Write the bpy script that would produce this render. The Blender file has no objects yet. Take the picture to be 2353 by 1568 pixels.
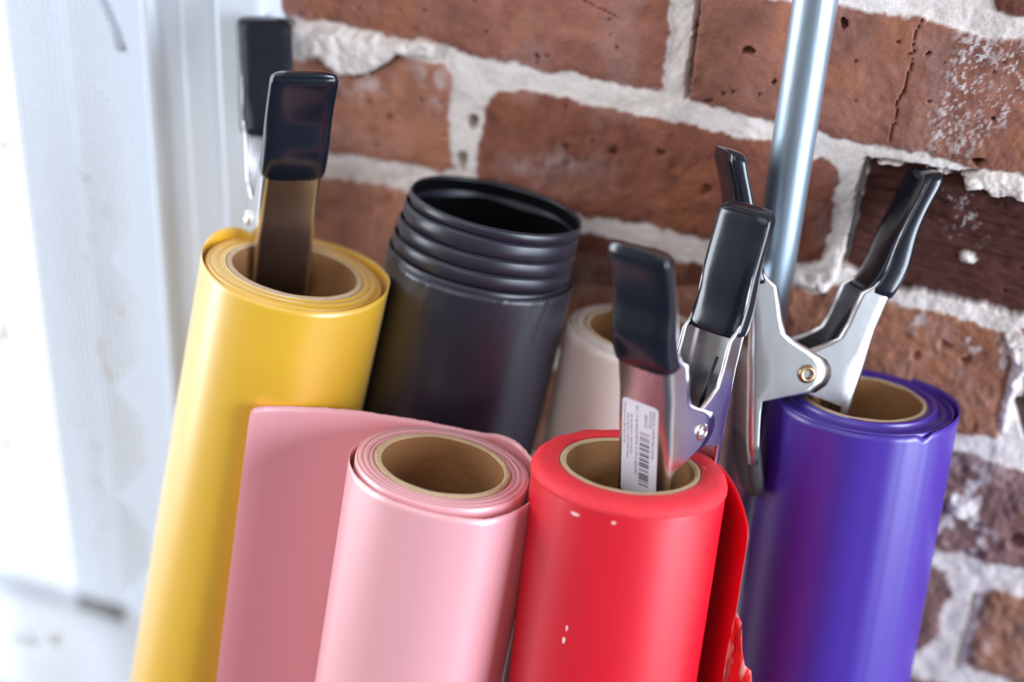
import bpy, bmesh, math, random
import numpy as np
from mathutils import Vector, Matrix

S = bpy.context.scene
C = S.collection
R = math.radians
random.seed(7)

# ------------------------------------------------------------------ camera
f_px = 3500.0
W, H = 2353, 1568
down = np.array([-343.0, 5966.0, f_px]); down /= np.linalg.norm(down)
hx = f_px * f_px / (0.22 * 5966 - 343)
left = np.array([-hx, -0.22 * hx, f_px]); left /= np.linalg.norm(left)
upc = -down; rightc = -left
yin = np.cross(upc, rightc)
RC = np.stack([rightc, yin, upc], 1)            # camera axes <- room axes
CAM = np.array([0.0, -0.62, 1.60])
cam_d = bpy.data.cameras.new('camera'); cam = bpy.data.objects.new('camera', cam_d); C.objects.link(cam)
xr, yd, zf = RC[0], RC[1], RC[2]                # image right, image down, forward, in room axes
m = Matrix(((xr[0], -yd[0], -zf[0], CAM[0]), (xr[1], -yd[1], -zf[1], CAM[1]), (xr[2], -yd[2], -zf[2], CAM[2]), (0, 0, 0, 1)))
cam.matrix_world = m
cam_d.sensor_width = 36; cam_d.lens = 36 * f_px / W
cam_d.clip_start = 0.02; cam_d.clip_end = 200
cam_d.dof.use_dof = True; cam_d.dof.focus_distance = 0.612; cam_d.dof.aperture_fstop = 3.0
cam_d.dof.aperture_blades = 0
S.camera = cam

# ------------------------------------------------------------------ world, lights, exposure
w = bpy.data.worlds.new('daylight'); S.world = w; w.use_nodes = True
nt = w.node_tree; nt.nodes.clear()
wo = nt.nodes.new('ShaderNodeOutputWorld'); bg = nt.nodes.new('ShaderNodeBackground')
tc = nt.nodes.new('ShaderNodeTexCoord'); sx = nt.nodes.new('ShaderNodeSeparateXYZ')
cr = nt.nodes.new('ShaderNodeValToRGB'); ma = nt.nodes.new('ShaderNodeMath')
nt.links.new(tc.outputs['Generated'], sx.inputs[0])
ma.operation = 'MULTIPLY_ADD'; ma.inputs[1].default_value = 0.5; ma.inputs[2].default_value = 0.5
nt.links.new(sx.outputs['Y'], ma.inputs[0]); nt.links.new(ma.outputs[0], cr.inputs[0])
# the room side is dim, the sky beyond the window wall is bright
cr.color_ramp.elements[0].position = 0.48; cr.color_ramp.elements[0].color = (0.124, 0.118, 0.114, 1)
cr.color_ramp.elements[1].position = 0.55; cr.color_ramp.elements[1].color = (1.0, 1.0, 1.0, 1)
nt.links.new(cr.outputs[0], bg.inputs['Color']); bg.inputs['Strength'].default_value = 1.65
nt.links.new(bg.outputs[0], wo.inputs[0])


def area(name, loc, target, sx_, sy_, energy, col):
    d = bpy.data.lights.new(name, 'AREA'); d.shape = 'RECTANGLE'; d.size = sx_; d.size_y = sy_
    d.energy = energy; d.color = col
    o = bpy.data.objects.new(name, d); C.objects.link(o); o.location = loc
    o.rotation_euler = (Vector(target) - Vector(loc)).to_track_quat('-Z', 'Y').to_euler()
    return o


area('window_daylight', (-0.98, 0.45, 1.65), (-0.55, 0.0, 1.35), 0.9, 1.3, 8, (0.92, 0.96, 1.0))
area('left_room_window_daylight', (-2.05, -0.62, 1.50), (-0.2, -0.05, 1.3), 0.8, 1.6, 46, (0.84, 0.91, 1.0))
area('room_window_daylight', (2.2, -0.80, 1.55), (0, -0.1, 1.3), 1.2, 1.7, 108, (0.75, 0.86, 1.0))
area('room_ceiling_bounce', (-0.5, -1.6, 2.9), (-0.15, -0.1, 1.3), 2.2, 1.6, 17, (0.92, 0.94, 1.0))

S.view_settings.view_transform = 'Standard'; S.view_settings.look = 'None'
S.view_settings.gamma = 1.0; S.view_settings.use_curve_mapping = False
S.view_settings.exposure = 0.0


# ------------------------------------------------------------------ helpers
def lin(c):
    return tuple((v / 12.92 if v <= 0.04045 else ((v + 0.055) / 1.055) ** 2.4) for v in (c[0] / 255, c[1] / 255, c[2] / 255)) + (1,)


def mat(name, col, rough=0.6, metal=0.0, spec=0.5, bump=0.0, bscale=200.0, var=0.0, vscale=20.0, coat=0.0, stretch=None, det=4.0):
    M = bpy.data.materials.new(name); M.use_nodes = True; n = M.node_tree.nodes; l = M.node_tree.links
    b = n['Principled BSDF']; b.inputs['Base Color'].default_value = lin(col)
    b.inputs['Roughness'].default_value = rough; b.inputs['Metallic'].default_value = metal
    b.inputs['Specular IOR Level'].default_value = spec; b.inputs['Coat Weight'].default_value = coat
    t = n.new('ShaderNodeTexCoord'); mp = n.new('ShaderNodeMapping'); l.new(t.outputs['Object'], mp.inputs[0])
    if stretch: mp.inputs['Scale'].default_value = stretch
    if var:
        nz = n.new('ShaderNodeTexNoise'); nz.inputs['Scale'].default_value = vscale; nz.inputs['Detail'].default_value = 5
        l.new(mp.outputs[0], nz.inputs['Vector'])
        mx = n.new('ShaderNodeMix'); mx.data_type = 'RGBA'
        a = lin(col); mx.inputs['A'].default_value = tuple(x * (1 - var) for x in a[:3]) + (1,)
        mx.inputs['B'].default_value = tuple(min(1, x * (1 + var)) for x in a[:3]) + (1,)
        l.new(nz.outputs['Fac'], mx.inputs['Factor']); l.new(mx.outputs['Result'], b.inputs['Base Color'])
    if bump:
        nb = n.new('ShaderNodeTexNoise'); nb.inputs['Scale'].default_value = bscale; nb.inputs['Detail'].default_value = det
        l.new(mp.outputs[0], nb.inputs['Vector'])
        bp = n.new('ShaderNodeBump'); bp.inputs['Strength'].default_value = bump; bp.inputs['Distance'].default_value = 0.001
        l.new(nb.outputs['Fac'], bp.inputs['Height']); l.new(bp.outputs[0], b.inputs['Normal'])
    return M


def link(name, verts, faces, material=None, parent=None, smooth=True, solid=0.0, off=0.0, bevel=0.0, mats=None, fmat=None, sub=0):
    me = bpy.data.meshes.new(name); me.from_pydata([tuple(v) for v in verts], [], faces); me.update()
    o = bpy.data.objects.new(name, me); C.objects.link(o)
    if parent: o.parent = parent
    for mm in (mats or [material]):
        me.materials.append(mm)
    if fmat: me.polygons.foreach_set('material_index', fmat)
    if smooth: me.polygons.foreach_set('use_smooth', [True] * len(me.polygons))
    if solid:
        s = o.modifiers.new('thickness', 'SOLIDIFY'); s.thickness = solid; s.offset = off
    if bevel:
        s = o.modifiers.new('bevel', 'BEVEL'); s.width = bevel; s.segments = 3; s.limit_method = 'ANGLE'; s.angle_limit = R(40)
    if sub:
        s = o.modifiers.new('smooth', 'SUBSURF'); s.levels = sub; s.render_levels = sub
    return o


def tag(o, label, cat, group=None):
    o['label'] = label; o['category'] = cat
    if group: o['group'] = group
    return o


def struct(o):
    o['kind'] = 'structure'; return o


def empty(name, mw):
    o = bpy.data.objects.new(name, None); C.objects.link(o); o.empty_display_size = 0.02
    o.matrix_world = mw
    return o


def box(x0, x1, y0, y1, z0, z1):
    v = [(x, y, z) for x in (x0, x1) for y in (y0, y1) for z in (z0, z1)]
    f = [(0, 1, 3, 2), (4, 6, 7, 5), (0, 4, 5, 1), (2, 3, 7, 6), (0, 2, 6, 4), (1, 5, 7, 3)]
    return v, f


def boxes(lst):
    V, F = [], []
    for b in lst:
        v, f = box(*b); k = len(V); V += v; F += [tuple(i + k for i in q) for q in f]
    return V, F


# numpy value noise -------------------------------------------------------
def vn(x, y, seed):
    rs = np.random.RandomState(seed); T = rs.rand(256, 256)
    xi = np.floor(x).astype(int); yi = np.floor(y).astype(int); u = x - xi; v = y - yi
    u = u * u * u * (u * (u * 6 - 15) + 10); v = v * v * v * (v * (v * 6 - 15) + 10)
    g = lambda a, b: T[a & 255, b & 255]
    return (g(xi, yi) * (1 - u) + g(xi + 1, yi) * u) * (1 - v) + (g(xi, yi + 1) * (1 - u) + g(xi + 1, yi + 1) * u) * v - 0.5


def fbm(x, y, seed, o=4, gain=0.5):
    r = 0; a = 1
    for i in range(o):
        r = r + a * vn(x * 2 ** i + 13.7 * i, y * 2 ** i + 5.1 * i, seed + i); a *= gain
    return r


def sstep(a, b, x):
    t = np.clip((x - a) / (b - a), 0, 1); return t * t * (3 - 2 * t)


# ------------------------------------------------------------------ brick wall
def proj(X, Y, Z):
    P = np.stack([X - CAM[0], Y - CAM[1], Z - CAM[2]], -1) @ RC.T
    return P[..., 0] / P[..., 2] * f_px + W / 2, P[..., 1] / P[..., 2] * f_px + H / 2


def sdf(px, py, poly):
    """signed distance, positive inside"""
    P = np.array(poly, float); Q = np.roll(P, -1, 0)
    d2 = np.full(px.shape, 1e18); ins = np.zeros(px.shape, bool)
    for a, b in zip(P, Q):
        e = b - a; L = e @ e + 1e-9
        t = np.clip(((px - a[0]) * e[0] + (py - a[1]) * e[1]) / L, 0, 1)
        d2 = np.minimum(d2, (px - a[0] - t * e[0]) ** 2 + (py - a[1] - t * e[1]) ** 2)
        c = ((a[1] > py) != (b[1] > py))
        xi = (b[0] - a[0]) * (py - a[1]) / (b[1] - a[1] + 1e-12) + a[0]
        ins ^= c & (px < xi)
    return np.where(ins, 1, -1) * np.sqrt(d2)


def sdl(px, py, line):
    d2 = np.full(px.shape, 1e18)
    for a, b in zip(line[:-1], line[1:]):
        a = np.array(a, float); b = np.array(b, float); e = b - a; L = e @ e + 1e-9
        t = np.clip(((px - a[0]) * e[0] + (py - a[1]) * e[1]) / L, 0, 1)
        d2 = np.minimum(d2, (px - a[0] - t * e[0]) ** 2 + (py - a[1] - t * e[1]) ** 2)
    return np.sqrt(d2)


# course pattern of the old wall: outline of each brick as (right, down) in image pixels
BR = [  # outline, height, colour, roughness of the face, kind
    ([(560, -320), (1560, -320), (1530, 120), (1522, 213), (1400, 190), (1300, 170), (1100, 133), (1000, 108), (800, 68), (640, 32), (560, 10)], 0.0, (146, 88, 70), 1.0, 'brick'),
    ([(1614, -300), (2700, -300), (2700, -20), (2353, 110), (2300, 90), (2256, 98), (2213, 73), (2165, 55), (2118, 47), (2067, 44), (1990, 30), (1925, 13), (1760, 2), (1755, -8), (1614, -30)], 0.0, (150, 92, 72), 1.0, 'none'),
    ([(1612, -20), (1700, -8), (1925, 14), (1990, 30), (2067, 44), (2118, 47), (2165, 55), (2213, 73), (2256, 98), (2300, 90), (2353, 97), (2480, 120), (2490, 440), (2353, 410), (2227, 385), (2118, 356), (2038, 342), (1864, 305), (1762, 280), (1573, 234), (1590, 110)], 0.0, (142, 88, 70), 1.0, 'brick'),
    ([(2264, -60), (2293, 27), (2353, 42), (2500, 80), (2520, -200), (2264, -200)], 0.0, (110, 62, 48), 1.0, 'brick'),
    ([(560, 110), (678, 136), (743, 143), (790, 165), (838, 168), (916, 126), (960, 143), (1018, 150), (1036, 175), (1030, 240), (1030, 306), (1042, 391), (1008, 401), (933, 384), (872, 371), (804, 354), (746, 354), (560, 320)], -0.0005, (166, 106, 80), 1.0, 'brick'),
    ([(1112, 250), (1125, 225), (1144, 214), (1205, 207), (1246, 218), (1297, 228), (1348, 238), (1480, 270), (1609, 297), (1700, 312), (1762, 322), (1851, 368), (1895, 360), (1920, 384), (1927, 417), (1912, 463), (1910, 514), (1897, 575), (1880, 605), (1850, 614), (1780, 606), (1619, 556), (1530, 538), (1478, 515), (1350, 500), (1200, 468), (1090, 420), (1096, 340), (1108, 300)], -0.0005, (132, 74, 54), 1.0, 'brick'),
    ([(1994, 376), (2083, 384), (2200, 402), (2353, 432), (2600, 480), (2600, 790), (2353, 734), (2206, 694), (2068, 667), (1977, 640), (1936, 618), (1960, 500)], -0.0065, (78, 40, 33), 1.0, 'wood'),
    ([(560, 372), (690, 395), (779, 412), (874, 427), (925, 443), (1000, 460), (1060, 700), (560, 600)], -0.0005, (176, 116, 92), 1.0, 'brick'),
    ([(1060, 480), (1360, 540), (1530, 585), (1560, 600), (1760, 650), (1740, 900), (1330, 840), (1050, 740)], -0.001, (104, 56, 40), 1.0, 'brick'),
    ([(1798, 647), (1829, 662), (1880, 675), (1925, 664), (1977, 650), (2060, 700), (2200, 740), (2310, 770), (2325, 830), (2300, 930), (2297, 1015), (2190, 1000), (1960, 960), (1790, 900)], -0.001, (150, 94, 68), 1.2, 'brick'),
    ([(2345, 760), (2600, 800), (2600, 1100), (2353, 1040), (2348, 940)], -0.002, (120, 70, 60), 1.2, 'brick'),
    ([(1950, 990), (2190, 1046), (2250, 1062), (2353, 1088), (2600, 1150), (2600, 1370), (2353, 1308), (2220, 1283), (2145, 1264), (1900, 1210)], -0.001, (128, 90, 86), 2.0, 'brick'),
    ([(1900, 1260), (2080, 1290), (2145, 1312), (2178, 1330), (2190, 1372), (2160, 1420), (2155, 1480), (2110, 1500), (1900, 1460)], -0.001, (104, 70, 66), 2.0, 'brick'),
    ([(2600, 1440), (2353, 1378), (2290, 1357), (2256, 1368), (2238, 1440), (2216, 1530), (2353, 1590), (2600, 1650)], 0.0, (148, 104, 84), 1.8, 'brick'),
    ([(1640, 1560), (2100, 1560), (2330, 1620), (2500, 1680), (2500, 1960), (1600, 1800)], -0.001, (128, 90, 80), 1.5, 'brick'),
]
# patches of mortar that smear over the bricks: outline, height
MB = [([(640, 50), (700, 62), (800, 82), (905, 98), (960, 88), (992, 100), (985, 132), (915, 124), (880, 150), (820, 170), (772, 168), (742, 142), (690, 128), (668, 90)], 0.0035),
      ([(1795, 615), (1870, 616), (1900, 590), (1925, 560), (1926, 640), (1898, 672), (1860, 665), (1800, 648)], 0.002),
      ([(2212, 408), (2240, 402), (2300, 412), (2420, 440), (2440, 480), (2353, 472), (2310, 455), (2280, 460), (2255, 440), (2218, 442)], 0.001),
      ([(2175, 1160), (2190, 1148), (2235, 1160), (2245, 1180), (2210, 1196), (2180, 1182)], 0.0015),
      ([(2200, 596), (2222, 590), (2240, 604), (2228, 618), (2206, 614)], -0.0035),
      ([(2310, 770), (2345, 765), (2420, 800), (2380, 850), (2340, 880), (2322, 960), (2302, 1005), (2300, 930), (2322, 850)], 0.001)]
# thin cracks and open joints: path, half width, depth
CR = [([(1606, -60), (1598, 60), (1588, 130), (1575, 226)], 5.5, 0.020),
      ([(2120, 46), (2108, 70), (2098, 120), (2080, 200), (2062, 235), (2056, 280), (2042, 330)], 1.6, 0.0022),
      ([(1990, 372), (1974, 440), (1955, 530), (1936, 615)], 6.0, 0.018),
      ([(1985, 374), (2040, 376), (2100, 386), (2200, 404), (2240, 398)], 5.0, 0.010),
      ([(742, 168), (800, 176), (850, 168), (885, 148), (915, 126)], 4.0, 0.007),
      ([(610, 22), (640, 38), (665, 60), (672, 80)], 9.0, 0.012),
      ([(2340, 930), (2352, 960), (2365, 1010)], 12.0, 0.012),
      ([(2236, 1375), (2230, 1420), (2205, 1500), (2195, 1540)], 4.5, 0.005),
      ([(1340, 0), (1380, 20), (1420, 40)], 1.3, 0.0015)]
PIT = [(1720, 121, 16, 9, .006), (2250, 372, 14, 9, .007), (1937, 60, 7, 14, .006), (1082, 290, 16, 16, .014), (1060, 375, 12, 26, .010), (1240, 134, 10, 8, .003),
       (1262, 128, 7, 6, .002), (1778, 192, 6, 5, .004), (1645, 358, 17, 10, .003), (1518, 350, 12, 9, .003), (1620, 235, 12, 5, .002), (1410, 350, 10, 8, .003), (2132, 122, 6, 6, .003),
       (2130, 230, 5, 4, .003), (2280, 275, 7, 6, .003), (2244, 1212, 12, 10, .005), (2340, 1250, 16, 22, .006), (1622, 440, 14, 12, .003), (1300, 345, 8, 6, .002), (892, 278, 8, 7, .002), (964, 235, 8, 6, .0015),
       (870, 335, 8, 7, .002), (1660, 220, 8, 5, .002), (1745, 220, 6, 4, .002), (2170, 800, 18, 10, .003), (2215, 830, 14, 9, .003), (812, 360, 9, 6, .002), (2100, 820, 14, 8, .002)]


def axis(a, b, fine0, fine1, fs, cs):
    v = list(np.arange(a, fine0, cs)) + list(np.arange(fine0, fine1, fs)) + list(np.arange(fine1, b + cs, cs))
    return np.array(v)


gx = axis(-0.336, 0.90, -0.336, 0.125, 0.00072, 0.02)
gz = axis(0.0, 2.40, 1.07, 1.465, 0.00072, 0.02)
GX, GZ = np.meshgrid(gx, gz)
px, py = proj(GX, np.zeros_like(GX), GZ)
wx = px + 10 * fbm(GX * 90, GZ * 90, 11, 4) + 7 * fbm(GX * 320, GZ * 320, 21, 3)
wy = py + 12 * fbm(GX * 90, GZ * 90, 31, 4) + 7 * fbm(GX * 320, GZ * 320, 41, 3)
n1 = fbm(GX * 60, GZ * 60, 51, 5); n2 = fbm(GX * 400, GZ * 400, 61, 4); n3 = fbm(GX * 1000, GZ * 1000, 71, 2)
n4 = fbm(GX * 150, GZ * 150, 77, 4)
h = -0.0022 + 0.0014 * n1 + 0.0006 * n4 + 0.0003 * n2 + 0.0002 * n3
mask = np.zeros_like(GX); wood = np.zeros_like(GX)
col = np.zeros(GX.shape + (3,)); mort = np.array(lin((238, 226, 219))[:3])
col[:] = mort
cover = (px > 540) & (px < 2560) & (py > -260) & (py < 1900)
cover &= ~((py > 660) & (px < 1740))


def paint(d, hh, c, rg, kind):
    global h, col, mask, wood
    k = sstep(-4.0, 5.0, d)
    rnd = -0.0010 * (1 - sstep(0, 26, d))
    if kind == 'wood':
        face = hh + 0.0016 * vn(GX * 60, GZ * 420, 99) + 0.0012 * vn(GX * 200, GZ * 900, 98)
    else:
        face = hh + rnd + rg * (0.0007 * n1 + 0.0007 * n4 + 0.00035 * n2 + 0.00022 * n3)
    h = h * (1 - k) + face * k
    base = np.array(lin(c)[:3]); base = (base * 0.86 + 0.14 * base.mean()) * 1.16
    tint = 1 + 0.28 * n4 + 0.25 * n1
    cc = base[None, None, :] * tint[..., None]
    if kind == 'brick':
        g = sstep(0.06, 0.45, fbm(GX * 45, GZ * 45, 81, 4))[..., None]
        cc = cc * (1 - 0.32 * g) + 0.32 * g * np.array(lin((172, 138, 132))[:3])
        g2 = sstep(0.05, 0.5, fbm(GX * 50 + 9, GZ * 50, 85, 3))[..., None]
        cc = cc * (1 - 0.35 * g2) + 0.35 * g2 * np.array(lin((176, 112, 72))[:3])
    col = col * (1 - k[..., None]) + cc * k[..., None]
    mask = np.maximum(mask * (1 - k * 0), k)
    if kind == 'wood': wood = np.maximum(wood, k)


# regular courses where the photograph shows nothing
rows = 0.0662
for r_ in range(0, 37):
    z0 = 0.028 + r_ * rows; z1 = z0 + 0.055
    x0 = -0.40 - (0.107 if r_ % 2 else 0)
    if z1 < gz[0] or z0 > gz[-1]: continue
    while x0 < 0.95:
        x1 = x0 + 0.203
        d = np.minimum(np.minimum(GX - x0, x1 - GX), np.minimum(GZ - z0, z1 - GZ)) * 5000
        d = d + 6 * fbm(GX * 90, GZ * 90, 11, 3)
        d = np.where(cover, -50, d)
        c = random.choice([(140, 84, 66), (150, 92, 72), (128, 76, 62), (156, 100, 76)])
        if d.max() > 0: paint(d, -0.0006, c, 1.0, 'brick')
        x0 += 0.214
for poly, hh, c, rg, kind in BR:
    if kind == 'none': continue
    d = sdf(wx, wy, poly); d = np.where(cover | (px > 2300) & (py > -300) & (py < 1900), d, -50)
    paint(d, hh, c, rg, kind)
for poly, hh in MB:
    d = sdf(wx, wy, poly); k = sstep(-3, 6, d)
    hm = hh + 0.0018 * n4 + 0.0010 * n2 + 0.0004 * n3 - 0.001 * (1 - sstep(0, 16, d))
    h = h * (1 - k) + hm * k; col = col * (1 - k[..., None]) + mort * k[..., None]; mask = mask * (1 - k)
for ln, hw, dp in CR:
    d = sdl(px + 4 * n2 + 3 * n4, py + 4 * n2, ln); k = 1 - sstep(hw * 0.8, hw * 1.2, d)
    h = h - dp * k
for a, b, ra, rb, dp in PIT:
    d = np.sqrt(((wx - a) / ra) ** 2 + ((wy - b) / rb) ** 2); h = h - dp * (1 - sstep(0.5, 1.15, d))
for i in range(150):
    a, b = random.uniform(620, 2353), random.uniform(0, 1560); ra = random.uniform(2.5, 6)
    sel = (np.abs(px - a) < 30) & (np.abs(py - b) < 30)
    if not sel.any(): continue
    d = np.sqrt(((wx - a) / ra) ** 2 + ((wy - b) / (ra * .8)) ** 2); h = h - 0.0016 * (1 - sstep(0.4, 1.2, d)) * mask
# white salt bloom and mortar specks on the bricks
def bloom(poly, thr, soft, wgt, sc=700):
    global col, h
    d = sstep(-30, 40, sdf(wx, wy, poly)); s = fbm(GX * sc, GZ * sc * 0.8, 91, 3, 0.7) * 0.8 + 0.5 * fbm(GX * 230, GZ * 120, 92, 2) + 0.35 * fbm(GX * 60, GZ * 60, 93, 2)
    k = d * sstep(thr, thr + soft, s) * wgt
    col = col * (1 - k[..., None]) + np.array(lin((232, 222, 222))[:3]) * k[..., None]; h = h + 0.0004 * k


bloom([(2205, 80), (2290, 100), (2250, 220), (2180, 330), (2130, 350), (2150, 260)], 0.0, 0.35, 0.9)
bloom([(2300, 90), (2400, 100), (2400, 260), (2280, 300), (2200, 395), (2190, 330), (2260, 220)], 0.1, 0.4, 0.75)
bloom([(2140, 450), (2230, 460), (2250, 560), (2170, 560)], 0.22, 0.3, 0.7)
bloom([(2130, 1060), (2300, 1080), (2353, 1200), (2250, 1290), (2130, 1250)], 0.02, 0.35, 0.6, 90)
bloom([(2220, 1400), (2280, 1440), (2260, 1568), (2190, 1568)], 0.05, 0.3, 0.6, 90)
bloom([(2060, 690), (2353, 760), (2353, 900), (2100, 800)], 0.15, 0.3, 0.5, 120)
bloom([(760, 185), (860, 170), (900, 215), (800, 220)], -0.1, 0.4, 0.5, 90)
bloom([(960, 150), (1030, 165), (1025, 250), (985, 230)], -0.1, 0.4, 0.5, 90)
bloom([(1300, 345), (1420, 350), (1300, 395), (1140, 390)], 0.0, 0.3, 0.3, 90)
# dirt in the mortar
g = (sstep(0.1, 0.5, fbm(GX * 110, GZ * 110, 95, 4)) * 0.22 * (1 - mask))[..., None]
col = col * (1 - g) + g * np.array(lin((158, 140, 122))[:3])
col = np.clip(col, 0.01, 0.95)

nz_, nx_ = GX.shape
co = np.stack([GX, -h, GZ], -1).reshape(-1, 3)
idx = np.arange(nz_ * nx_).reshape(nz_, nx_)
fa = np.stack([idx[:-1, :-1], idx[:-1, 1:], idx[1:, 1:], idx[1:, :-1]], -1).reshape(-1, 4)
me = bpy.data.meshes.new('wall_back')
me.vertices.add(len(co)); me.vertices.foreach_set('co', co.ravel())
me.loops.add(fa.size); me.loops.foreach_set('vertex_index', fa.ravel().astype(np.int32))
me.polygons.add(len(fa)); me.polygons.foreach_set('loop_start', np.arange(0, fa.size, 4, dtype=np.int32))
me.polygons.foreach_set('use_smooth', np.ones(len(fa), bool))
me.update(calc_edges=True)
at = me.color_attributes.new('pigment', 'FLOAT_COLOR', 'POINT')
at.data.foreach_set('color', np.concatenate([col.reshape(-1, 3), np.ones((len(co), 1))], 1).ravel())
at2 = me.attributes.new('brick', 'FLOAT', 'POINT'); at2.data.foreach_set('value', mask.ravel())
wall = bpy.data.objects.new('wall_back', me); C.objects.link(wall); struct(wall)
M = bpy.data.materials.new('old_brick'); M.use_nodes = True; n = M.node_tree.nodes; l = M.node_tree.links; b = n['Principled BSDF']
a1 = n.new('ShaderNodeAttribute'); a1.attribute_name = 'pigment'
tc = n.new('ShaderNodeTexCoord'); nz = n.new('ShaderNodeTexNoise'); nz.inputs['Scale'].default_value = 900; nz.inputs['Detail'].default_value = 6
l.new(tc.outputs['Object'], nz.inputs['Vector'])
mr = n.new('ShaderNodeMapRange'); mr.inputs['To Min'].default_value = 0.72; mr.inputs['To Max'].default_value = 1.28; l.new(nz.outputs['Fac'], mr.inputs['Value'])
mx = n.new('ShaderNodeMix'); mx.data_type = 'RGBA'; mx.blend_type = 'MULTIPLY'; mx.inputs['Factor'].default_value = 1
l.new(a1.outputs['Color'], mx.inputs['A']); l.new(mr.outputs[0], mx.inputs['B']); l.new(mx.outputs['Result'], b.inputs['Base Color'])
b.inputs['Roughness'].default_value = 0.85; b.inputs['Specular IOR Level'].default_value = 0.25
bp = n.new('ShaderNodeBump'); bp.inputs['Strength'].default_value = 0.35; bp.inputs['Distance'].default_value = 0.0005
l.new(nz.outputs['Fac'], bp.inputs['Height']); l.new(bp.outputs[0], b.inputs['Normal'])
me.materials.append(M)

# ------------------------------------------------------------------ window, casing, floor
m_white = mat('white_paint', (228, 234, 242), 0.45, spec=0.4, bump=0.05, bscale=60)
m_plaster = mat('white_plaster', (232, 234, 236), 0.8)
m_floor = mat('floor_toned_dark', (62, 64, 72), 0.6, var=0.25, vscale=6, stretch=(1, 12, 1))  # unseen floor, dark blue-grey chosen to darken gaps and cool the grip reflections
struct(link('floor', *box(-2.2, 2.6, -3.2, 0.0, -0.05, 0.0), m_floor, smooth=False))
# brick backing and the plaster wall under, over and beyond the window
V, F = boxes([(-0.336, 0.92, 0.016, 0.20, 0, 2.42), (-2.2, -0.336, 0.012, 0.20, 0, 0.88), (-2.2, -1.50, 0.012, 0.20, 0.88, 2.42), (-1.50, -0.336, 0.012, 0.20, 2.25, 2.42)])
struct(link('wall_left', V, F, m_plaster, smooth=False))
# casing: flat board with raised outer band and grooves
V, F = [], []
prof = [(-0.3870, 0.012), (-0.3870, -0.012), (-0.3850, -0.0140), (-0.3815, -0.0140), (-0.3795, -0.0105), (-0.3660, -0.0105), (-0.3645, -0.0120), (-0.3500, -0.0120), (-0.3478, -0.0100), (-0.3462, -0.0095), (-0.3446, -0.0120), (-0.3430, -0.0190), (-0.3405, -0.0200), (-0.3215, -0.0200), (-0.3195, -0.0190), (-0.3188, -0.0175), (-0.3188, 0.016), (-0.3870, 0.016)]
for z in (0.912, 2.30):
    V += [(x, y, z) for x, y in prof]
k = len(prof); F = [(i, (i + 1) % k, (i + 1) % k + k, i + k) for i in range(k)] + [tuple(range(k))[::-1], tuple(range(k, 2 * k))]
struct(link('trim_1', V, F, m_white, smooth=False, bevel=0.0006))
V, F = boxes([(-1.50, -0.3195, -0.035, 0.045, 0.888, 0.912)])
struct(link('trim_2', V, F, m_white, smooth=False, bevel=0.003))
# window: jamb, sash stiles, rails, panes
V, F = boxes([(-0.46, -0.336, 0.030, 0.20, 0.88, 2.25), (-0.387, -0.336, 0.012, 0.030, 0.88, 2.25)])
jamb = struct(link('window_1', V, F, m_white, smooth=False, bevel=0.002))
V, F = boxes([(-0.509, -0.46, 0.045, 0.085, 0.88, 2.25), (-1.50, -1.44, 0.045, 0.085, 0.88, 2.25), (-1.50, -0.46, 0.045, 0.085, 0.88, 0.926), (-1.50, -0.46, 0.045, 0.085, 2.19, 2.25)])
sash = link('window_sash', V, F, m_white, jamb, smooth=False, bevel=0.002)
mg = bpy.data.materials.new('window_glass'); mg.use_nodes = True; n = mg.node_tree.nodes; l = mg.node_tree.links
n.clear(); o_ = n.new('ShaderNodeOutputMaterial'); tr = n.new('ShaderNodeBsdfTransparent'); gl = n.new('ShaderNodeBsdfGlossy'); gl.inputs['Roughness'].default_value = 0.02
mi = n.new('ShaderNodeMixShader'); mi.inputs[0].default_value = 0.05; l.new(tr.outputs[0], mi.inputs[1]); l.new(gl.outputs[0], mi.inputs[2]); l.new(mi.outputs[0], o_.inputs[0])
link('window_pane', *box(-1.46, -0.50, 0.063, 0.067, 0.88, 2.22), mg, jamb, smooth=False)

# ------------------------------------------------------------------ sheer curtain
mc = bpy.data.materials.new('sheer_lace'); mc.use_nodes = True; n = mc.node_tree.nodes; l = mc.node_tree.links; n.clear()
out = n.new('ShaderNodeOutputMaterial'); tr = n.new('ShaderNodeBsdfTransparent')
df = n.new('ShaderNodeBsdfDiffuse'); df.inputs['Color'].default_value = lin((236, 240, 246)); tl = n.new('ShaderNodeBsdfTranslucent'); tl.inputs['Color'].default_value = lin((225, 232, 242))
m1 = n.new('ShaderNodeMixShader'); m1.inputs[0].default_value = 0.012; l.new(df.outputs[0], m1.inputs[1]); l.new(tl.outputs[0], m1.inputs[2])
m2 = n.new('ShaderNodeMixShader'); l.new(tr.outputs[0], m2.inputs[1]); l.new(m1.outputs[0], m2.inputs[2]); l.new(m2.outputs[0], out.inputs[0])
tc = n.new('ShaderNodeTexCoord'); sp = n.new('ShaderNodeSeparateXYZ'); l.new(tc.outputs['Object'], sp.inputs[0])


def mth(op, a, b=None, c=None):
    q = n.new('ShaderNodeMath'); q.operation = op
    for i, v in enumerate((a, b, c)):
        if v is None: continue
        if isinstance(v, (int, float)): q.inputs[i].default_value = v
        else: l.new(v, q.inputs[i])
    return q.outputs[0]


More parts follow.
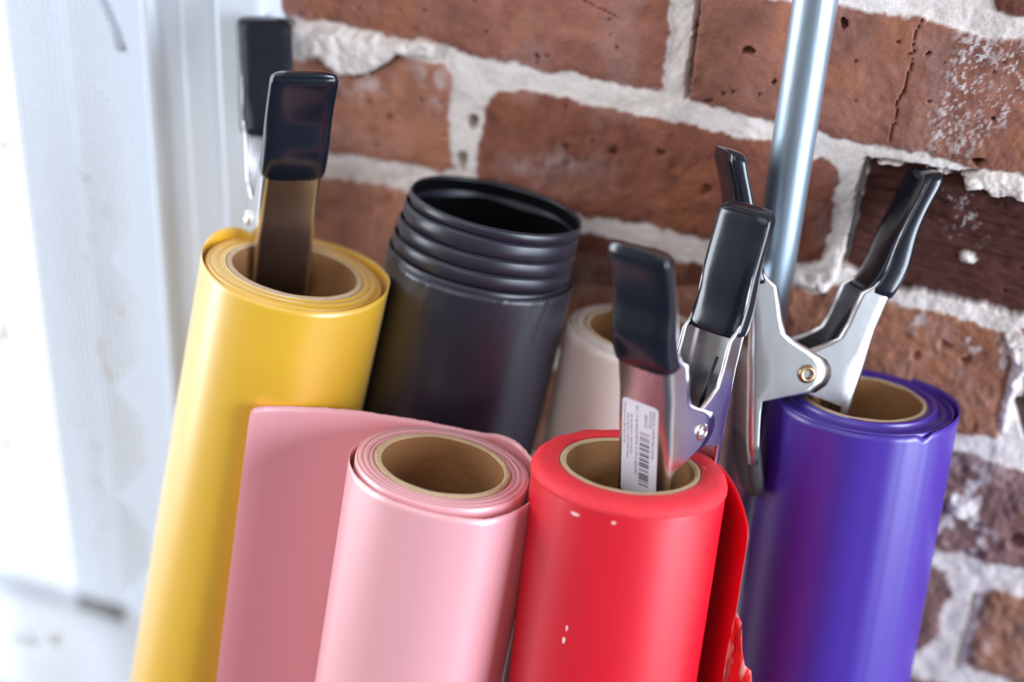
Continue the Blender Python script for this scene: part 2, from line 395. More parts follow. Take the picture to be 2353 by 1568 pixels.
ln = mth('SINE', mth('MULTIPLY', sp.outputs['X'], 2 * math.pi / 0.0030)); ln = mth('POWER', mth('MULTIPLY_ADD', ln, 0.5, 0.5), 4.0)
cross = mth('SINE', mth('MULTIPLY', sp.outputs['Z'], 2 * math.pi / 0.0032)); cross = mth('POWER', mth('MULTIPLY_ADD', cross, 0.5, 0.5), 4.0)
nzc = n.new('ShaderNodeTexNoise'); nzc.inputs['Scale'].default_value = 55; nzc.inputs['Detail'].default_value = 7; nzc.inputs['Roughness'].default_value = 0.62
mpp = n.new('ShaderNodeMapping'); mpp.inputs['Scale'].default_value = (1.3, 1, 0.9); l.new(tc.outputs['Object'], mpp.inputs[0]); l.new(mpp.outputs[0], nzc.inputs['Vector'])
mo = n.new('ShaderNodeMapRange'); mo.inputs['From Min'].default_value = 0.60; mo.inputs['From Max'].default_value = 0.66; l.new(nzc.outputs['Fac'], mo.inputs['Value'])
al = mth('ADD', mth('MULTIPLY', ln, 0.24), 0.24); al = mth('ADD', al, mth('MULTIPLY', cross, 0.05)); al = mth('ADD', al, mth('MULTIPLY', mo.outputs[0], 0.42))
low_veil = n.new('ShaderNodeMapRange'); low_veil.interpolation_type = 'SMOOTHSTEP'; low_veil.inputs['From Min'].default_value = 1.035; low_veil.inputs['From Max'].default_value = 1.005; l.new(sp.outputs['Z'], low_veil.inputs['Value'])
al = mth('ADD', al, mth('MULTIPLY', low_veil.outputs[0], 0.10))  # density added below the sill line to brighten the dark rail behind
thr_ = n.new('ShaderNodeMix'); thr_.data_type = 'RGBA'; thr_.inputs['A'].default_value = lin((240, 245, 252)); thr_.inputs['B'].default_value = lin((178, 184, 200)); l.new(mth('MULTIPLY', ln, 0.95), thr_.inputs['Factor']); l.new(thr_.outputs['Result'], df.inputs['Color'])
al = mth('MINIMUM', al, 0.95); l.new(al, m2.inputs[0])
V, F = [], []
zs = np.linspace(0.25, 2.2, 400); us = np.concatenate([np.linspace(0, 0.10, 60), np.linspace(0.105, 0.9, 120)])
notch = [1.335, 1.245, 1.170, 1.100, 1.03, 0.96, 1.42, 1.50, 1.58]
for z in zs:
    e = -0.3730 - 0.012 * sstep(1.30, 1.0, z)
    if z < 1.30: e = -0.3730 - 0.05 * (1.30 - z)
    cut = max([max(0.0, 0.017 - abs(z - q) * 0.75) for q in notch])
    for u in us:
        x = e - cut * max(0, 1 - u / 0.10) - u
        y = -0.050 - 0.006 * math.sin(x * 40 + z * 1.2) * min(1, u * 12) - 0.003 * math.sin(x * 95 + 1 + z * 2)
        V.append((x, y, z))
nu = len(us)
F = [(j * nu + i, (j + 1) * nu + i, (j + 1) * nu + i + 1, j * nu + i + 1) for j in range(len(zs) - 1) for i in range(nu - 1)]
cur = link('sheer_curtain', V, F, mc)
tag(cur, 'white sheer lace curtain with scalloped edge hanging over the bright window', 'curtain')
m_strap = mat('grey_strap', (150, 154, 168), 0.7)
V, F = [], []
sp_ = [(-0.4115, 1.470), (-0.4080, 1.420), (-0.4040, 1.392), (-0.3990, 1.371), (-0.3930, 1.356), (-0.3905, 1.345)]
for i, (x, z) in enumerate(sp_):
    ww = 0.0018 + 0.0014 * (i / 5) ** 2
    V += [(x - ww, -0.024, z - 0.001), (x + ww, -0.026, z + 0.001)]
F = [(2 * i, 2 * i + 1, 2 * i + 3, 2 * i + 2) for i in range(len(sp_) - 1)]
tag(link('curtain_tieback', V, F, m_strap, solid=0.0012), 'thin grey tieback strap seen through the top of the sheer curtain', 'curtain tieback')

# ------------------------------------------------------------------ pole
m_pole = mat('galvanised_steel', (184, 200, 214), 0.46, metal=1.0, bump=0.08, bscale=500, var=0.12, vscale=60, stretch=(1, 1, 0.15))
V, F = [], []
rp = 0.0090
for z in (0.0, 0.002, 2.3, 2.302):
    rr = rp if 0.001 < z < 2.301 else rp - 0.0012
    for i in range(48):
        t = 2 * math.pi * i / 48; V.append((rr * math.cos(t), rr * math.sin(t), z))
F = [(j * 48 + i, j * 48 + (i + 1) % 48, (j + 1) * 48 + (i + 1) % 48, (j + 1) * 48 + i) for j in range(3) for i in range(48)] + [tuple(range(48))[::-1], tuple(range(144, 192))]
pole = link('metal_pole', V, F, m_pole, smooth=True); pole.location = (-0.0722, -0.022, 0)
tag(pole, 'upright galvanised steel pole standing against the brick wall behind the clamps', 'pole')


# ------------------------------------------------------------------ paper rolls
def frame_from_axis(top, v):
    v = Vector(v).normalized(); e2 = Vector((0, 1, 0)) - v * v[1]; e2.normalize(); e1 = e2.cross(v); e1.normalize()
    L = (top[2] - 0.0) / v.z
    base = Vector(top) - v * L
    return Matrix(((e1.x, e2.x, v.x, base.x), (e1.y, e2.y, v.y, base.y), (e1.z, e2.z, v.z, base.z), (0, 0, 0, 1))), L


def lathe(name, prof, mt, parent, seg=128, nr=0.0, nz2=0.0, seed=1, closed=True, freq=6):
    """prof: (r, z) list, smooth angular noise of size nr on radius and nz2 on height"""
    V, F = [], []; k = len(prof)
    rs = np.random.RandomState(seed)
    ph = rs.rand(k, 6) * 6.28; am = rs.randn(k, 6)
    for i in range(seg):
        t = 2 * math.pi * i / seg; c, s_ = math.cos(t), math.sin(t)
        for j, (r, z) in enumerate(prof):
            q = sum(am[j, a] * math.sin((a + 1) * freq / 3 * 1.0 * round(1) * t * 1.0 + ph[j, a]) if False else am[j, a] * math.sin(round((a + 1) * freq / 3) * t + ph[j, a]) for a in range(6)) / 3
            rr = r + nr * q * (1 if z > prof[0][1] - 9 else 0); V.append((rr * c, rr * s_, z + nz2 * q))
    for i in range(seg):
        i2 = (i + 1) % seg
        for j in range(k if closed else k - 1):
            j2 = (j + 1) % k
            F.append((i * k + j, i2 * k + j, i2 * k + j2, i * k + j2))
    return link(name, V, F, mt, parent)


def catmull(P, n=12):
    P = [np.array(p, float) for p in P]; Q = [2 * P[0] - P[1]] + P + [2 * P[-1] - P[-2]]; o = []
    for i in range(1, len(Q) - 2):
        a, b_, c, d = Q[i - 1], Q[i], Q[i + 1], Q[i + 2]
        for k in range(n):
            t = k / n; o.append(0.5 * ((2 * b_) + (-a + c) * t + (2 * a - 5 * b_ + 4 * c - d) * t * t + (-a + 3 * b_ - 3 * c + d) * t ** 3))
    o.append(P[-1]); return o


def sheet(name, P, L, mt, parent, thick=0.00035, zb=0.002, rows_=(0, .003, .006, .010, .016, .025, .04, .07, .12, .2, .35, .6, .95), n=12, jag=0.0, crumple=0.0, seed=3):
    """P: (x_mm, y_mm, top offset_mm) along the sheet"""
    c = catmull([(p[0] / 1000, p[1] / 1000, p[2] / 1000) for p in P], n); V, F = [], []
    rs = np.random.RandomState(seed)
    rw = list(rows_); nr_ = len(rw)
    for i, p in enumerate(c):
        jz = jag * rs.randn()
        for j, q in enumerate(rw):
            top = L + p[2] + jz; z = top - q if q < 0.9 else zb
            a = crumple * math.exp(-q / 0.02) * math.sin(i * 1.7 + j) * math.sin(i * .43)
            rr = math.hypot(p[0], p[1]) + 1e-9
            V.append((p[0] * (1 + a / rr), p[1] * (1 + a / rr), z))
    for i in range(len(c) - 1):
        for j in range(nr_ - 1):
            a = i * nr_ + j; F.append((a, a + nr_, a + nr_ + 1, a + 1))
    return link(name, V, F, mt, parent, solid=thick, off=0.0)


def paper(name, colr, var=0.04, rough=0.42, spec=1.0, bump=0.12, bs=70, sheen=0.2, coat=0.6):
    M = mat(name, colr, rough, spec=spec, bump=bump, bscale=bs, var=var, vscale=14, stretch=(1, 1, 0.35))
    b = M.node_tree.nodes['Principled BSDF']; b.inputs['Coat Weight'].default_value = coat; b.inputs['Coat Roughness'].default_value = 0.38; b.inputs['Sheen Weight'].default_value = sheen; b.inputs['Sheen Roughness'].default_value = 0.35
    return M


m_kraft = mat('kraft_core', (150, 104, 62), 0.85, bump=0.6, bscale=300, var=0.18, vscale=40)
m_kraft_cut = mat('kraft_cut_edge', (206, 178, 142), 0.9, bump=0.9, bscale=900, var=0.15, vscale=200)


def core(parent, L, ro, ri, seed=1):
    c = lathe('core', [(ro, L - 0.55), (ro, L - 0.0006), (ro - 0.0003, L), ((ro + ri) / 2, L + 0.0002), (ri + 0.0003, L), (ri, L - 0.0005), (ri, L - 0.01), (ri, L - 0.55)], m_kraft, parent, nr=0.00006, nz2=0.00012, seed=seed, seg=160)
    # cut rim shows paler board
    c.data.materials.append(m_kraft_cut)
    k = 8
    for i, p in enumerate(c.data.polygons):
        if i % k in (1, 2, 3, 4): p.material_index = 1
    # plug deep inside the tube so no light leaks from below
    return c


def roll(name, label, top, v, r, ro, ri, mt, rings=5, zvar=0.0006, seed=1, roundr=0.0012, dz=0.0):
    mw, L = frame_from_axis(top, v)
    e = empty(name, mw); tag(e, label, 'paper roll', 'rolls of backdrop paper leaning on the brick wall')
    pr = [(ro + 0.00002, 0.0), (ro + 0.00002, L - 0.0010)]
    rs = np.random.RandomState(seed)
    for i in range(rings):
        a = ro + (r - roundr - ro) * (i + 0.15) / rings; b_ = ro + (r - roundr - ro) * (i + 0.85) / rings
        z = L - 0.0004 + zvar * rs.randn() + dz
        pr += [(a, z), (b_, z + 0.0001), (b_ + (r - roundr - ro) * 0.1 / rings, z - 0.0005)]
    pr += [(r - roundr, L - 0.0007 + dz), (r - roundr * .3, L - 0.0007 - roundr * .3 + dz), (r, L - 0.0008 - roundr + dz)]
    for q in (0.003, 0.008, 0.02, 0.06, 0.2, 0.5): pr.append((r, L - q - roundr))
    pr.append((r, 0.0))
    p = lathe('paper', pr, mt, e, seg=180, nr=0.00008, nz2=0.00010, seed=seed)
    core(e, L, ro, ri, seed)
    return e, L


def W_(p):
    return (p[0], p[1] - 0.62, p[2] + 1.60)


m_yel = paper('yellow_paper', (240, 186, 34), sheen=0.5, rough=0.38, coat=1.0)
m_blk = paper('black_paper', (20, 19, 40), rough=0.42, spec=0.7, bump=0.25, bs=40)
m_bei = paper('beige_paper', (226, 208, 198))
m_pnk = paper('pink_paper', (244, 172, 178), rough=0.38, coat=1.0)
m_red = paper('red_paper', (228, 3, 38), rough=0.40, sheen=0.0, coat=0.25)
m_redt = mat('red_paper_edge', (240, 50, 62), 0.7, bump=0.5, bscale=300, var=0.08, vscale=60)
m_pur = paper('purple_paper', (70, 38, 158), rough=0.37, spec=0.85, sheen=0.0, coat=0.15)

# yellow
ye, L = roll('paper_roll', 'yellow paper roll beside the white window casing, clamp stuck in its core', W_((-0.2645, 0.5206, -0.3081)), (0.1342, 0.1705, 0.9762), 0.0380, 0.0293, 0.0270, m_yel, seed=3, roundr=0.0016, zvar=0.00005, rings=2)
sheet('outer_sheet', [(a * .95, b * .95, c) for a, b, c in [(-24, 14, 1.5), (-30, 16, 3.0), (-37, 13, 4.4), (-41, 5, 4.2), (-42, -5, 2.2), (-38.8, -16, 0.4), (-31, -27.4, -0.8), (-18, -37.4, -1.3), (0, -41.3, -1.4), (18, -37.6, -1.4), (31, -28, -1.0), (40, -14, 0), (43.2, 0, 2.2), (40, 15, 3), (32.5, 27.5, 2), (20.5, 37, 1.5), (4, 41.5, 1.0), (-14, 39, 0.5), (-26, 31, 0)]], L, m_yel, ye, seed=5)

m_blk_shade = mat('black_tube_shade', (9, 9, 12), 0.95, spec=0.1)  # shade inside the hollow tube painted in as a near-black copy of the paper
# black: telescoped rings of paper, hollow
mw, L = frame_from_axis(W_((-0.1936, 0.5765, -0.2867)), (0.1022, 0.2120, 0.9719))
bk = empty('paper_roll', mw); tag(bk, 'thick black paper roll with stepped telescoped top, hollow, between yellow and beige rolls', 'paper roll', 'rolls of backdrop paper leaning on the brick wall')
rads = [0.0386, 0.0392, 0.0398, 0.0404, 0.0410]; shift = [0, -.0006, -.0012, -.0018, -.0022]; tops = [0.0, -0.0052, -0.0130, -0.0200, -0.0270]
for i, (rr, tz) in enumerate(zip(rads, tops)):
    last = i == 4; zt = L + tz
    ri_ = rr - 0.0010 if i == 0 else rr - 0.0007
    if last:
        pr = [(ri_, 0.0), (ri_, zt - 0.002), (rr - 0.0004, zt), (rr, zt - 0.0008), (rr + 0.0001, zt - 0.004), (rr + 0.0001, zt - 0.03), (rr + 0.0001, zt - 0.2), (rr + 0.0001, zt - 0.6), (rr + 0.0001, 0.0)]
    else:
        zn = L + tops[i + 1]; zb = zn - 0.014
        pr = [(ri_ - (0.0016 if i else 0), zb), (ri_ - (0.0016 if i else 0), zn - 0.002), (ri_, zt - 0.0015), (rr - 0.0005, zt), (rr, zt - 0.0012), (rr + 0.0002, (zt + zn) / 2), (rr, zn + 0.0016), (rr - 0.0008, zn + 0.0002), (rr - 0.0016, zn - 0.0020), (rr - 0.0016, zb)]
        if i == 0: pr[0] = (ri_ - 0.0012, zb - 0.3); pr[1] = (ri_ - 0.0012, zn - 0.01); pr[-1] = (rr - 0.0017, zb - 0.3)
    lay = lathe('paper_layer' if not last else 'paper', pr, m_blk, bk, seg=160, nr=0.00012, nz2=0.00025, seed=20 + i, freq=3); lay.location = (shift[i], 0, 0)
    lay.data.materials.append(m_blk_shade)
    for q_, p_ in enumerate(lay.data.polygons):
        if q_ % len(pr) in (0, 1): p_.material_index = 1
sheet('loose_sheet', [(-28, 24, -28), (-37, 18, -27.5), (-43.2, 10, -27.0), (-43.6, -2, -27.6), (-39.8, -16, -28), (-31.5, -28, -29), (-19, -38, -29.5), (0, -42, -29.5), (18, -37, -29), (31, -27.5, -28.5), (39.5, -12, -28), (41.4, 2, -28), (36, 20, -28)], L, m_blk, bk, crumple=0.0003, seed=8)

# beige
roll('paper_roll', 'beige paper roll at the back, half hidden behind the clamp on the red roll', W_((-0.1227, 0.5825, -0.3378)), (0.0470, 0.171, 0.9842), 0.0361, 0.0272, 0.0252, m_bei, seed=5, roundr=0.003, zvar=0.0002)

# pink
pk, L = roll('paper_roll', 'pink paper roll in front with a wide loose sheet spread to its left', W_((-0.1749, 0.4693, -0.3517)), (0.0658, 0.1897, 0.9796), 0.0353, 0.0277, 0.0249, m_pnk, seed=6, zvar=0.0003, rings=3, roundr=0.0010)
sheet('outer_sheet', [(-33, 13, -3), (-36.3, 3, -2.6), (-36.6, -8, -2.6), (-31, -20.5, -2.8), (-22, -29.5, -2.9), (-8, -36.2, -2.6), (6, -37.2, -2.4), (18, -34.2, -2.6), (29, -27.0, -3.2), (36.5, -14, -2.6), (40.2, -1, -1.2), (40.0, 5, -0.2), (38.6, 14, -1.2), (34.0, 23, -1.0), (27.5, 31, -0.4), (19.5, 38, 0.6), (11, 40.5, 0.6), (3, 38.5, 0), (-8, 36, 0), (-20, 33, 0.2), (-34, 29, 0), (-48, 24, 0), (-62, 16.5, 0), (-75, 8, -0.2), (-82.5, 2.0, -0.6), (-84.8, 0, -2.0), (-85.4, -0.5, -5)], L, m_pnk, pk, jag=0.00009, seed=9)

# red
rd, L = roll('paper_roll', 'bright red paper roll in front, clamp with paper label gripping its rim', W_((-0.102, 0.4832, -0.3408)), (-0.0219, 0.2068, 0.9781), 0.0383, 0.0278, 0.0253, m_red, seed=7, zvar=0.0003, rings=3, roundr=0.0028)
# crumpled edge band, paler where the paper ends are exposed
lathe('crushed_edge', [(0.0279, L - 0.0008), (0.0290, L + 0.0003), (0.0318, L + 0.0005), (0.0345, L + 0.0002), (0.0365, L - 0.0004), (0.0378, L - 0.0016), (0.0386, L - 0.0034), (0.0388, L - 0.0048), (0.0382, L - 0.0052)], m_redt, rd, seg=220, nr=0.00014, nz2=0.00022, seed=33, closed=False, freq=8)
sheet('loose_flap', [(20, 34, -1), (30, 27, -2.5), (38, 19, -6), (44, 10, -10), (47.8, 3.5, -14), (49.2, 0.8, -17), (49.6, -0.2, -20)], L, m_red, rd, seed=4, thick=0.0004)
V = []; F = []
tp = [(49.6, 0, -51), (52.5, -1, -56), (54.5, -2, -66), (56.5, -3, -72), (59.5, -4, -73.5), (61.5, -5, -82), (64.5, -6, -94), (67, -7, -112)]
bo = [(48.6, 1, -64), (48.4, 1, -72), (48.6, 1, -81), (48.8, 0.5, -88), (49.5, 0, -96), (52, 0, -106), (55, -1, -118), (58, -2, -134)]
for a, b_ in zip(tp, bo):
    for k in range(6):
        t = k / 5; V.append(tuple((a[q] * (1 - t) + b_[q] * t + (1.2 * math.sin(t * 5 + a[2] * .3) if q == 1 else 0)) / 1000 + (L if q == 2 else 0) for q in range(3)))
F = [(i * 6 + k, (i + 1) * 6 + k, (i + 1) * 6 + k + 1, i * 6 + k + 1) for i in range(7) for k in range(5)]
m_torn = mat('torn_red_paper', (236, 20, 30), 0.5)
n = m_torn.node_tree.nodes; l = m_torn.node_tree.links
nz = n.new('ShaderNodeTexNoise'); nz.inputs['Scale'].default_value = 90; nz.inputs['Detail'].default_value = 5; t_ = n.new('ShaderNodeTexCoord'); mp = n.new('ShaderNodeMapping'); mp.inputs['Scale'].default_value = (2.4, 1, 0.7); mp.inputs['Rotation'].default_value = (0, 0.4, 0)
l.new(t_.outputs['Object'], mp.inputs[0]); l.new(mp.outputs[0], nz.inputs['Vector']); rp_ = n.new('ShaderNodeValToRGB'); rp_.color_ramp.elements[0].position = 0.52; rp_.color_ramp.elements[0].color = lin((236, 16, 26)); rp_.color_ramp.elements[1].position = 0.66; rp_.color_ramp.elements[1].color = lin((240, 190, 180))
l.new(nz.outputs['Fac'], rp_.inputs[0]); l.new(rp_.outputs[0], n['Principled BSDF'].inputs['Base Color'])
link('torn_strip', V, F, m_torn, rd, solid=0.0006, off=0)
# chips on the red paper
m_fleck = mat('paper_chip', (250, 222, 214), 0.8)
for ang, dz_, sw, sh in ((-106.5, -0.0086, 0.0019, 0.0006), (-83.5, -0.0080, 0.0008, 0.0005), (-103, -0.0560, 0.0004, 0.0012), (-104, -0.0615, 0.0006, 0.0014)):
    V = []
    for i in range(14):
        t = 2 * math.pi * i / 14; a = R(ang) + sw * math.cos(t) / 0.0384 * (1 + .2 * math.sin(3 * t)); V.append((0.03845 * math.cos(a), 0.03845 * math.sin(a), L + dz_ + sh * math.sin(t)))
    link('paper_chip', V, [tuple(range(14))], m_fleck, rd, smooth=False, solid=0.00015)

# purple
pu, L = roll('paper_roll', 'dark purple paper roll on the right, close against the brick wall', W_((-0.0238, 0.5795, -0.3456)), (-0.0383, 0.1861, 0.9818), 0.0388, 0.0272, 0.0252, m_pur, seed=8, zvar=0.0009, rings=5, roundr=0.0008)
sheet('outer_sheet', [(-14, 37.5, 0), (-27, 29, 0), (-36, 16.5, -.2), (-39.5, 2, -.3), (-37, -14, -.4), (-29.5, -26.5, -.8), (-17, -35.6, -1.3), (0, -39.6, -1.6), (13.6, -37.3, -1.4), (21.1, -33.8, -1.3), (25.6, -30.5, -1.2), (28.6, -27.7, -2.8), (31.5, -24.6, -0.9), (35.4, -18.8, -0.3), (39.0, -9.7, .4), (40.4, 0, 1.0), (38.3, 13, 1.0), (30.5, 26.5, .6), (18, 36, .3)], L, m_pur, pu, seed=15)


# ------------------------------------------------------------------ spring clamps
m_chrome = mat('nickel_steel', (222, 220, 222), 0.24, metal=1.0, bump=0.05, bscale=120)
m_vinyl = mat('black_vinyl_grip', (20, 25, 36), 0.20, spec=0.6, bump=0.08, bscale=120, coat=0.15)
m_pad = mat('dark_jaw_pad', (52, 46, 48), 0.55)
m_brass = mat('rivet_metal', (196, 168, 128), 0.3, metal=1.0)
m_spring = mat('spring_wire', (60, 60, 64), 0.3, metal=1.0)
m_label = mat('label_paper', (226, 218, 226), 0.6)
m_ink = mat('label_ink', (58, 54, 66), 0.7)

# side profile of an arm, millimetres: outer edge of the web, inner edge of the flange
ST = [((43, 93), (36.5, 91.5)), ((41.8, 88), (35.3, 86.5)), ((40.2, 82), (33.5, 80.6)), ((38.6, 74), (31.3, 73)), ((37.7, 68), (29.6, 67)), ((37.2, 62), (28.4, 61)), ((36.6, 55), (27.4, 54)), ((35, 48), (26, 47.5)),
      ((32.8, 42), (22.6, 43)), ((31, 36), (17.5, 39.5)), ((29.6, 29), (15.4, 31)), ((28.5, 24), (14.2, 25.5)), ((27.7, 17), (11.6, 18)), ((27.2, 11), (6, 14.5)), ((27, 8), (-2, 10.5)), ((26.7, 5.5), (-8, 7.2)), ((26.4, 3), (-10.8, 3.4)),
      ((26.1, 0), (-11.3, -1)), ((25.8, -3), (-9.5, -5)), ((25.5, -6), (-5, -8.4)), ((25.3, -9), (6, -10.6)), ((25.1, -12), (19.3, -13.2)), ((24.6, -18), (19.6, -18.4)), ((24, -25), (19.4, -25)), ((23.2, -33), (19, -33)), ((22, -43), (18.2, -43))]


def arm_mesh(half):
    V, F = [], []; cr_ = 3.0
    for (o_, e_) in ST:
        o_ = np.array(o_, float); e_ = np.array(e_, float); d = e_ - o_; Ld = np.linalg.norm(d); d /= Ld
        row = []
        for sgn in (1, -1):
            seg = []
            c1 = min(cr_, Ld * .6)
            for t in (1, .8, .6, .4, .2): seg.append((o_ + d * (c1 + (Ld - c1) * t), half))
            for a in range(0, 91, 18):
                ar = R(a); seg.append((o_ + d * (c1 - c1 * math.sin(ar)), half - c1 + c1 * math.cos(ar)))
            if sgn == -1: seg = [(p, -y) for p, y in reversed(seg)]
            row += seg
            if sgn == 1: row.append((o_.copy(), 0.0))
        V += [(p[0] / 1000, y / 1000, p[1] / 1000) for p, y in row]
    k = len(row)
    F = [(i * k + j, i * k + j + 1, (i + 1) * k + j + 1, (i + 1) * k + j) for i in range(len(ST) - 1) for j in range(k - 1)]
    return V, F


def prism_sweep(stations, n=28, power=3.2):
    """stations: outer (x,z), inner (x,z), half width -> closed rounded sweep"""
    V, F = [], []
    for (o_, e_, hw, s_) in stations:
        o_ = np.array(o_, float); e_ = np.array(e_, float); c = (o_ + e_) / 2; d = (o_ - e_) / 2
        for i in range(n):
            t = 2 * math.pi * i / n; ct, st = math.cos(t), math.sin(t)
            a = math.copysign(abs(ct) ** (2 / power), ct) * s_; b_ = math.copysign(abs(st) ** (2 / power), st) * s_
            p = c + d * a; V.append((p[0] / 1000, hw * b_ / 1000, p[1] / 1000))
    k = len(stations)
    F = [(j * n + i, j * n + (i + 1) % n, (j + 1) * n + (i + 1) % n, (j + 1) * n + i) for j in range(k - 1) for i in range(n)]
    F += [tuple(range(n))[::-1], tuple(range((k - 1) * n, k * n))]
    return V, F


def flip(V, F):
    return [(-x, y, z) for x, y, z in V], [tuple(reversed(q)) for q in F]


def clamp(label, pos, Rm, s_, spread, with_label=False, rivet_mat=m_chrome):
    Rm = np.array(Rm); mw = Matrix(((*[v * s_ for v in Rm[0]], pos[0]), (*[v * s_ for v in Rm[1]], pos[1]), (*[v * s_ for v in Rm[2]], pos[2]), (0, 0, 0, 1)))
    e = empty('spring_clamp', mw); tag(e, label, 'spring clamp', 'metal spring clamps stuck in the paper rolls')
    for side in (-1, 1):
        hw = 14.0 if side < 0 else 12.6
        V, F = arm_mesh(hw)
        if side < 0: V, F = flip(V, F)
        a = link('arm', V, F, m_chrome, e, solid=0.0013, off=0.0); a.rotation_euler = (0, R(spread) * side, 0)
        st = []
        g = [x for x in ST if x[0][1] >= 35]
        for q, (o_, e_) in enumerate(reversed(g)):
            o_ = np.array(o_, float); e_ = np.array(e_, float); d = (o_ - e_) / np.linalg.norm(o_ - e_)
            # the dipped grip keeps a nearly constant thickness and ends before the flange widens
            e2 = o_ - d * 10.0 if o_[1] < 50 else e_
            zz = o_[1]
            wv = 0.9 * math.sin((zz - 36) / 8.2)
            st.append((o_ + d * (1.9 + wv), e2 - d * 1.4, hw + 1.7, 1.0))
        t0 = g[0]; o_ = np.array(t0[0], float); e_ = np.array(t0[1], float); u = np.array([0.22, 1.0]); u /= np.linalg.norm(u); d = (o_ - e_) / np.linalg.norm(o_ - e_)
        for up_, sc in ((1.6, .99), (3.0, .955), (4.0, .89), (4.7, .78), (5.1, .62), (5.3, .3)):
            st.append((o_ + d * 1.5 + u * up_, e_ - d * 1.4 + u * up_, hw + 1.7, sc))
        V, F = prism_sweep(st, n=36, power=4.0)
        if side < 0: V, F = flip(V, F)
        link('grip', V, F, m_vinyl, a, sub=1)
        # jaw pad
        jp = [((24.6, -31), (17.0, -31), 12.4 if side > 0 else 13.4, .92), ((24.6, -33), (16.4, -33), 13.4, 1), ((23.6, -42), (14.8, -42), 13.2, 1), ((21.6, -52), (12.6, -52), 12.6, 1), ((19.8, -58), (12.0, -58), 12.0, .95), ((18.8, -61), (12.6, -61), 11, .7)]
        V, F = prism_sweep(jp, n=28, power=4.0)
        if side < 0: V, F = flip(V, F)
        link('jaw_pad', V, F, m_pad, a, sub=1)
        if with_label and side < 0: make_label(a)
    # rivet: tubular head on each side
    V, F = [], []; n_ = 32
    for y, r in ((-14.6, 2.0), (-15.7, 2.0), (-16.2, 2.5), (-16.1, 3.3), (-15.4, 4.1), (-14.4, 4.4), (14.4, 4.4), (15.4, 4.1), (16.1, 3.3), (16.2, 2.5), (15.7, 2.0), (14.6, 2.0)):
        for i in range(n_):
            t = 2 * math.pi * i / n_; V.append((r * math.cos(t) / 1000, y / 1000, r * math.sin(t) / 1000))
    F = [(j * n_ + i, j * n_ + (i + 1) % n_, (j + 1) * n_ + (i + 1) % n_, (j + 1) * n_ + i) for j in range(11) for i in range(n_)] + [tuple(range(n_))[::-1], tuple(range(11 * n_, 12 * n_))]
    link('rivet', V, F, rivet_mat, e)
    # torsion spring with legs up both arms
    path = [(19.0, -7.0, 30.0), (12.0, -7.2, 17.0)]
    for i in range(6 * 16 + 1):
        t = 2 * math.pi * i / 16; path.append((6.0 * math.cos(t), -7.4 + 14.8 * i / 96, 6.0 * math.sin(t)))
    path += [(-12.0, 7.4, 17.0), (-19.0, 7.2, 30.0)]
    V, F = [], []; path = [np.array(p) / 1000 for p in path]; kk = 8
    for i, p in enumerate(path):
        tg = path[min(i + 1, len(path) - 1)] - path[max(i - 1, 0)]; tg /= np.linalg.norm(tg)
        a_ = np.cross(tg, [0.1, 1, 0.05]); a_ /= np.linalg.norm(a_); b_ = np.cross(tg, a_)
        for q in range(kk):
            t = 2 * math.pi * q / kk; V.append(p + 0.0010 * (a_ * math.cos(t) + b_ * math.sin(t)))
    F = [(j * kk + i, j * kk + (i + 1) % kk, (j + 1) * kk + (i + 1) % kk, (j + 1) * kk + i) for j in range(len(path) - 1) for i in range(kk)]
    link('spring', V, F, m_spring, e)
    return e


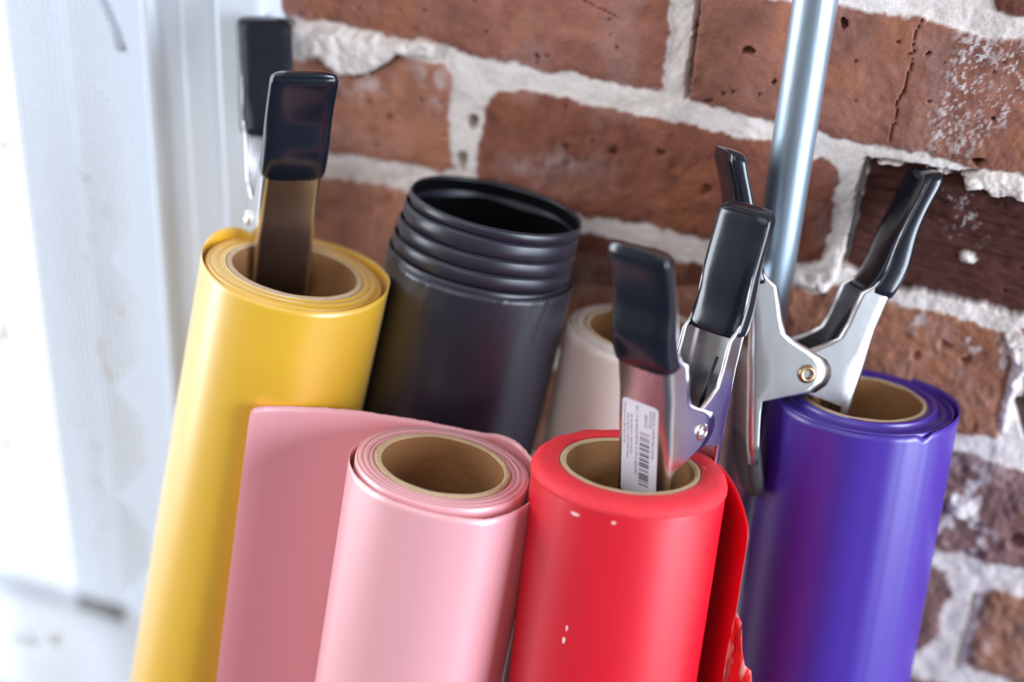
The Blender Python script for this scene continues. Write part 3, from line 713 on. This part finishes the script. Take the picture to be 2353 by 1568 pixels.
def make_label(arm):
    """sticker on the outer face of the arm; printed lines run down the arm"""
    zs_ = [(o_[1], o_[0]) for o_, _ in ST][::-1]
    zz = [a for a, _ in zs_]; xx = [b_ for _, b_ in zs_]
    X = lambda z: -float(np.interp(z, zz, xx)) - 0.72
    V, F, fm = [], [], []

    def quad(y0, y1, z0, z1, off, mi, nseg=10, rc=0.0):
        for i in range(nseg):
            a = z0 + (z1 - z0) * i / nseg; b_ = z0 + (z1 - z0) * (i + 1) / nseg
            k = len(V)
            def ins(z):
                dd = min(abs(z - z0), abs(z - z1))
                return (rc - math.sqrt(max(0, rc * rc - (rc - dd) ** 2))) if rc and dd < rc else 0
            ia, ib = ins(a), ins(b_)
            V.extend([((X(a) - off) / 1000, (y0 - ia) / 1000, a / 1000), ((X(a) - off) / 1000, (y1 + ia) / 1000, a / 1000), ((X(b_) - off) / 1000, (y1 + ib) / 1000, b_ / 1000), ((X(b_) - off) / 1000, (y0 - ib) / 1000, b_ / 1000)])
            F.append((k, k + 1, k + 2, k + 3)); fm.append(mi)
    y0, y1, z0, z1 = 11.2, -8.6, 19.5, -30.8
    quad(y0, y1, z0, z1, 0.0, 0, 60, 2.0)
    # bar code near the right edge
    rs = random.Random(4); z = 4.5
    while z > -24:
        wd = rs.choice([0.3, 0.45, 0.9, 0.6]); quad(1.2, -4.2, z, z - wd, 0.06, 1, 1); z -= wd + rs.choice([0.35, 0.5, 0.8, 1.1])
    # text
    def text(body, size, y, zstart):
        cu = bpy.data.curves.new('t', 'FONT'); cu.body = body; cu.size = size / 1000; cu.resolution_u = 2
        ob = bpy.data.objects.new('t', cu); C.objects.link(ob)
        dg = bpy.context.evaluated_depsgraph_get(); dg.update(); me_ = ob.evaluated_get(dg).to_mesh()
        k = len(V)
        for v in me_.vertices:
            zz_ = zstart - v.co.x * 1000; yy = y + (-v.co.y * 1000) * -1 * -1
            V.append(((X(zz_) - 0.06) / 1000, yy / 1000, zz_ / 1000))
        for p in me_.polygons: F.append(tuple(i + k for i in p.vertices)); fm.append(1)
        ob.evaluated_get(dg).to_mesh_clear(); bpy.data.objects.remove(ob); bpy.data.curves.remove(cu)
    text('MADE IN CHINA', 1.9, -5.6, 17.5)
    text('IMPORTED', 1.9, -3.7, 17.0)
    text('28VG/2', 2.2, -1.2, 14.5)
    text('9 779612 402183', 1.7, -5.4, 4.2)
    text('Ref 1 10 40 PINCE METAL 15 CM A RESSORT', 1.9, 3.6, 17.5)
    text('Spring clamp 6 in. steel vinyl grip', 1.6, 6.3, 12.0)
    text('Keep away from children under 3 years', 1.5, 8.2, 12.0)
    text('Clamping tool for light duty use only', 1.5, 10.1, 17.5)
    ob = link('label', V, F, None, arm, smooth=False, mats=[m_label, m_ink], fmat=fm)
    ob['label'] = 'white printed paper label with bar code'


R3 = [[0.907, -0.419, -0.043], [0.409, 0.855, 0.319], [-0.097, -0.307, 0.947]]
R2 = [[0.359, -0.933, -0.035], [0.927, 0.352, 0.128], [-0.107, -0.078, 0.991]]
R1 = [[-0.6, -0.8, 0.001], [0.793, -0.594, 0.132], [-0.105, 0.081, 0.991]]
k1 = 0.88 / 0.89
clamp('black gripped spring clamp on the purple roll, arms wide open by the pole', W_((-0.0532, 0.5736, -0.3341)), R3, 0.94, 2.9, rivet_mat=m_brass)
clamp('spring clamp with white bar code label stuck in the red roll', W_((-0.0891, 0.4978, -0.3261)), R2, 0.84, 1.4, with_label=True)
clamp('spring clamp standing in the yellow roll, its steel reflecting yellow', W_((-0.2914 * k1, 0.5568 * k1, -0.3051 * k1)), R1, 0.88, 9.1)
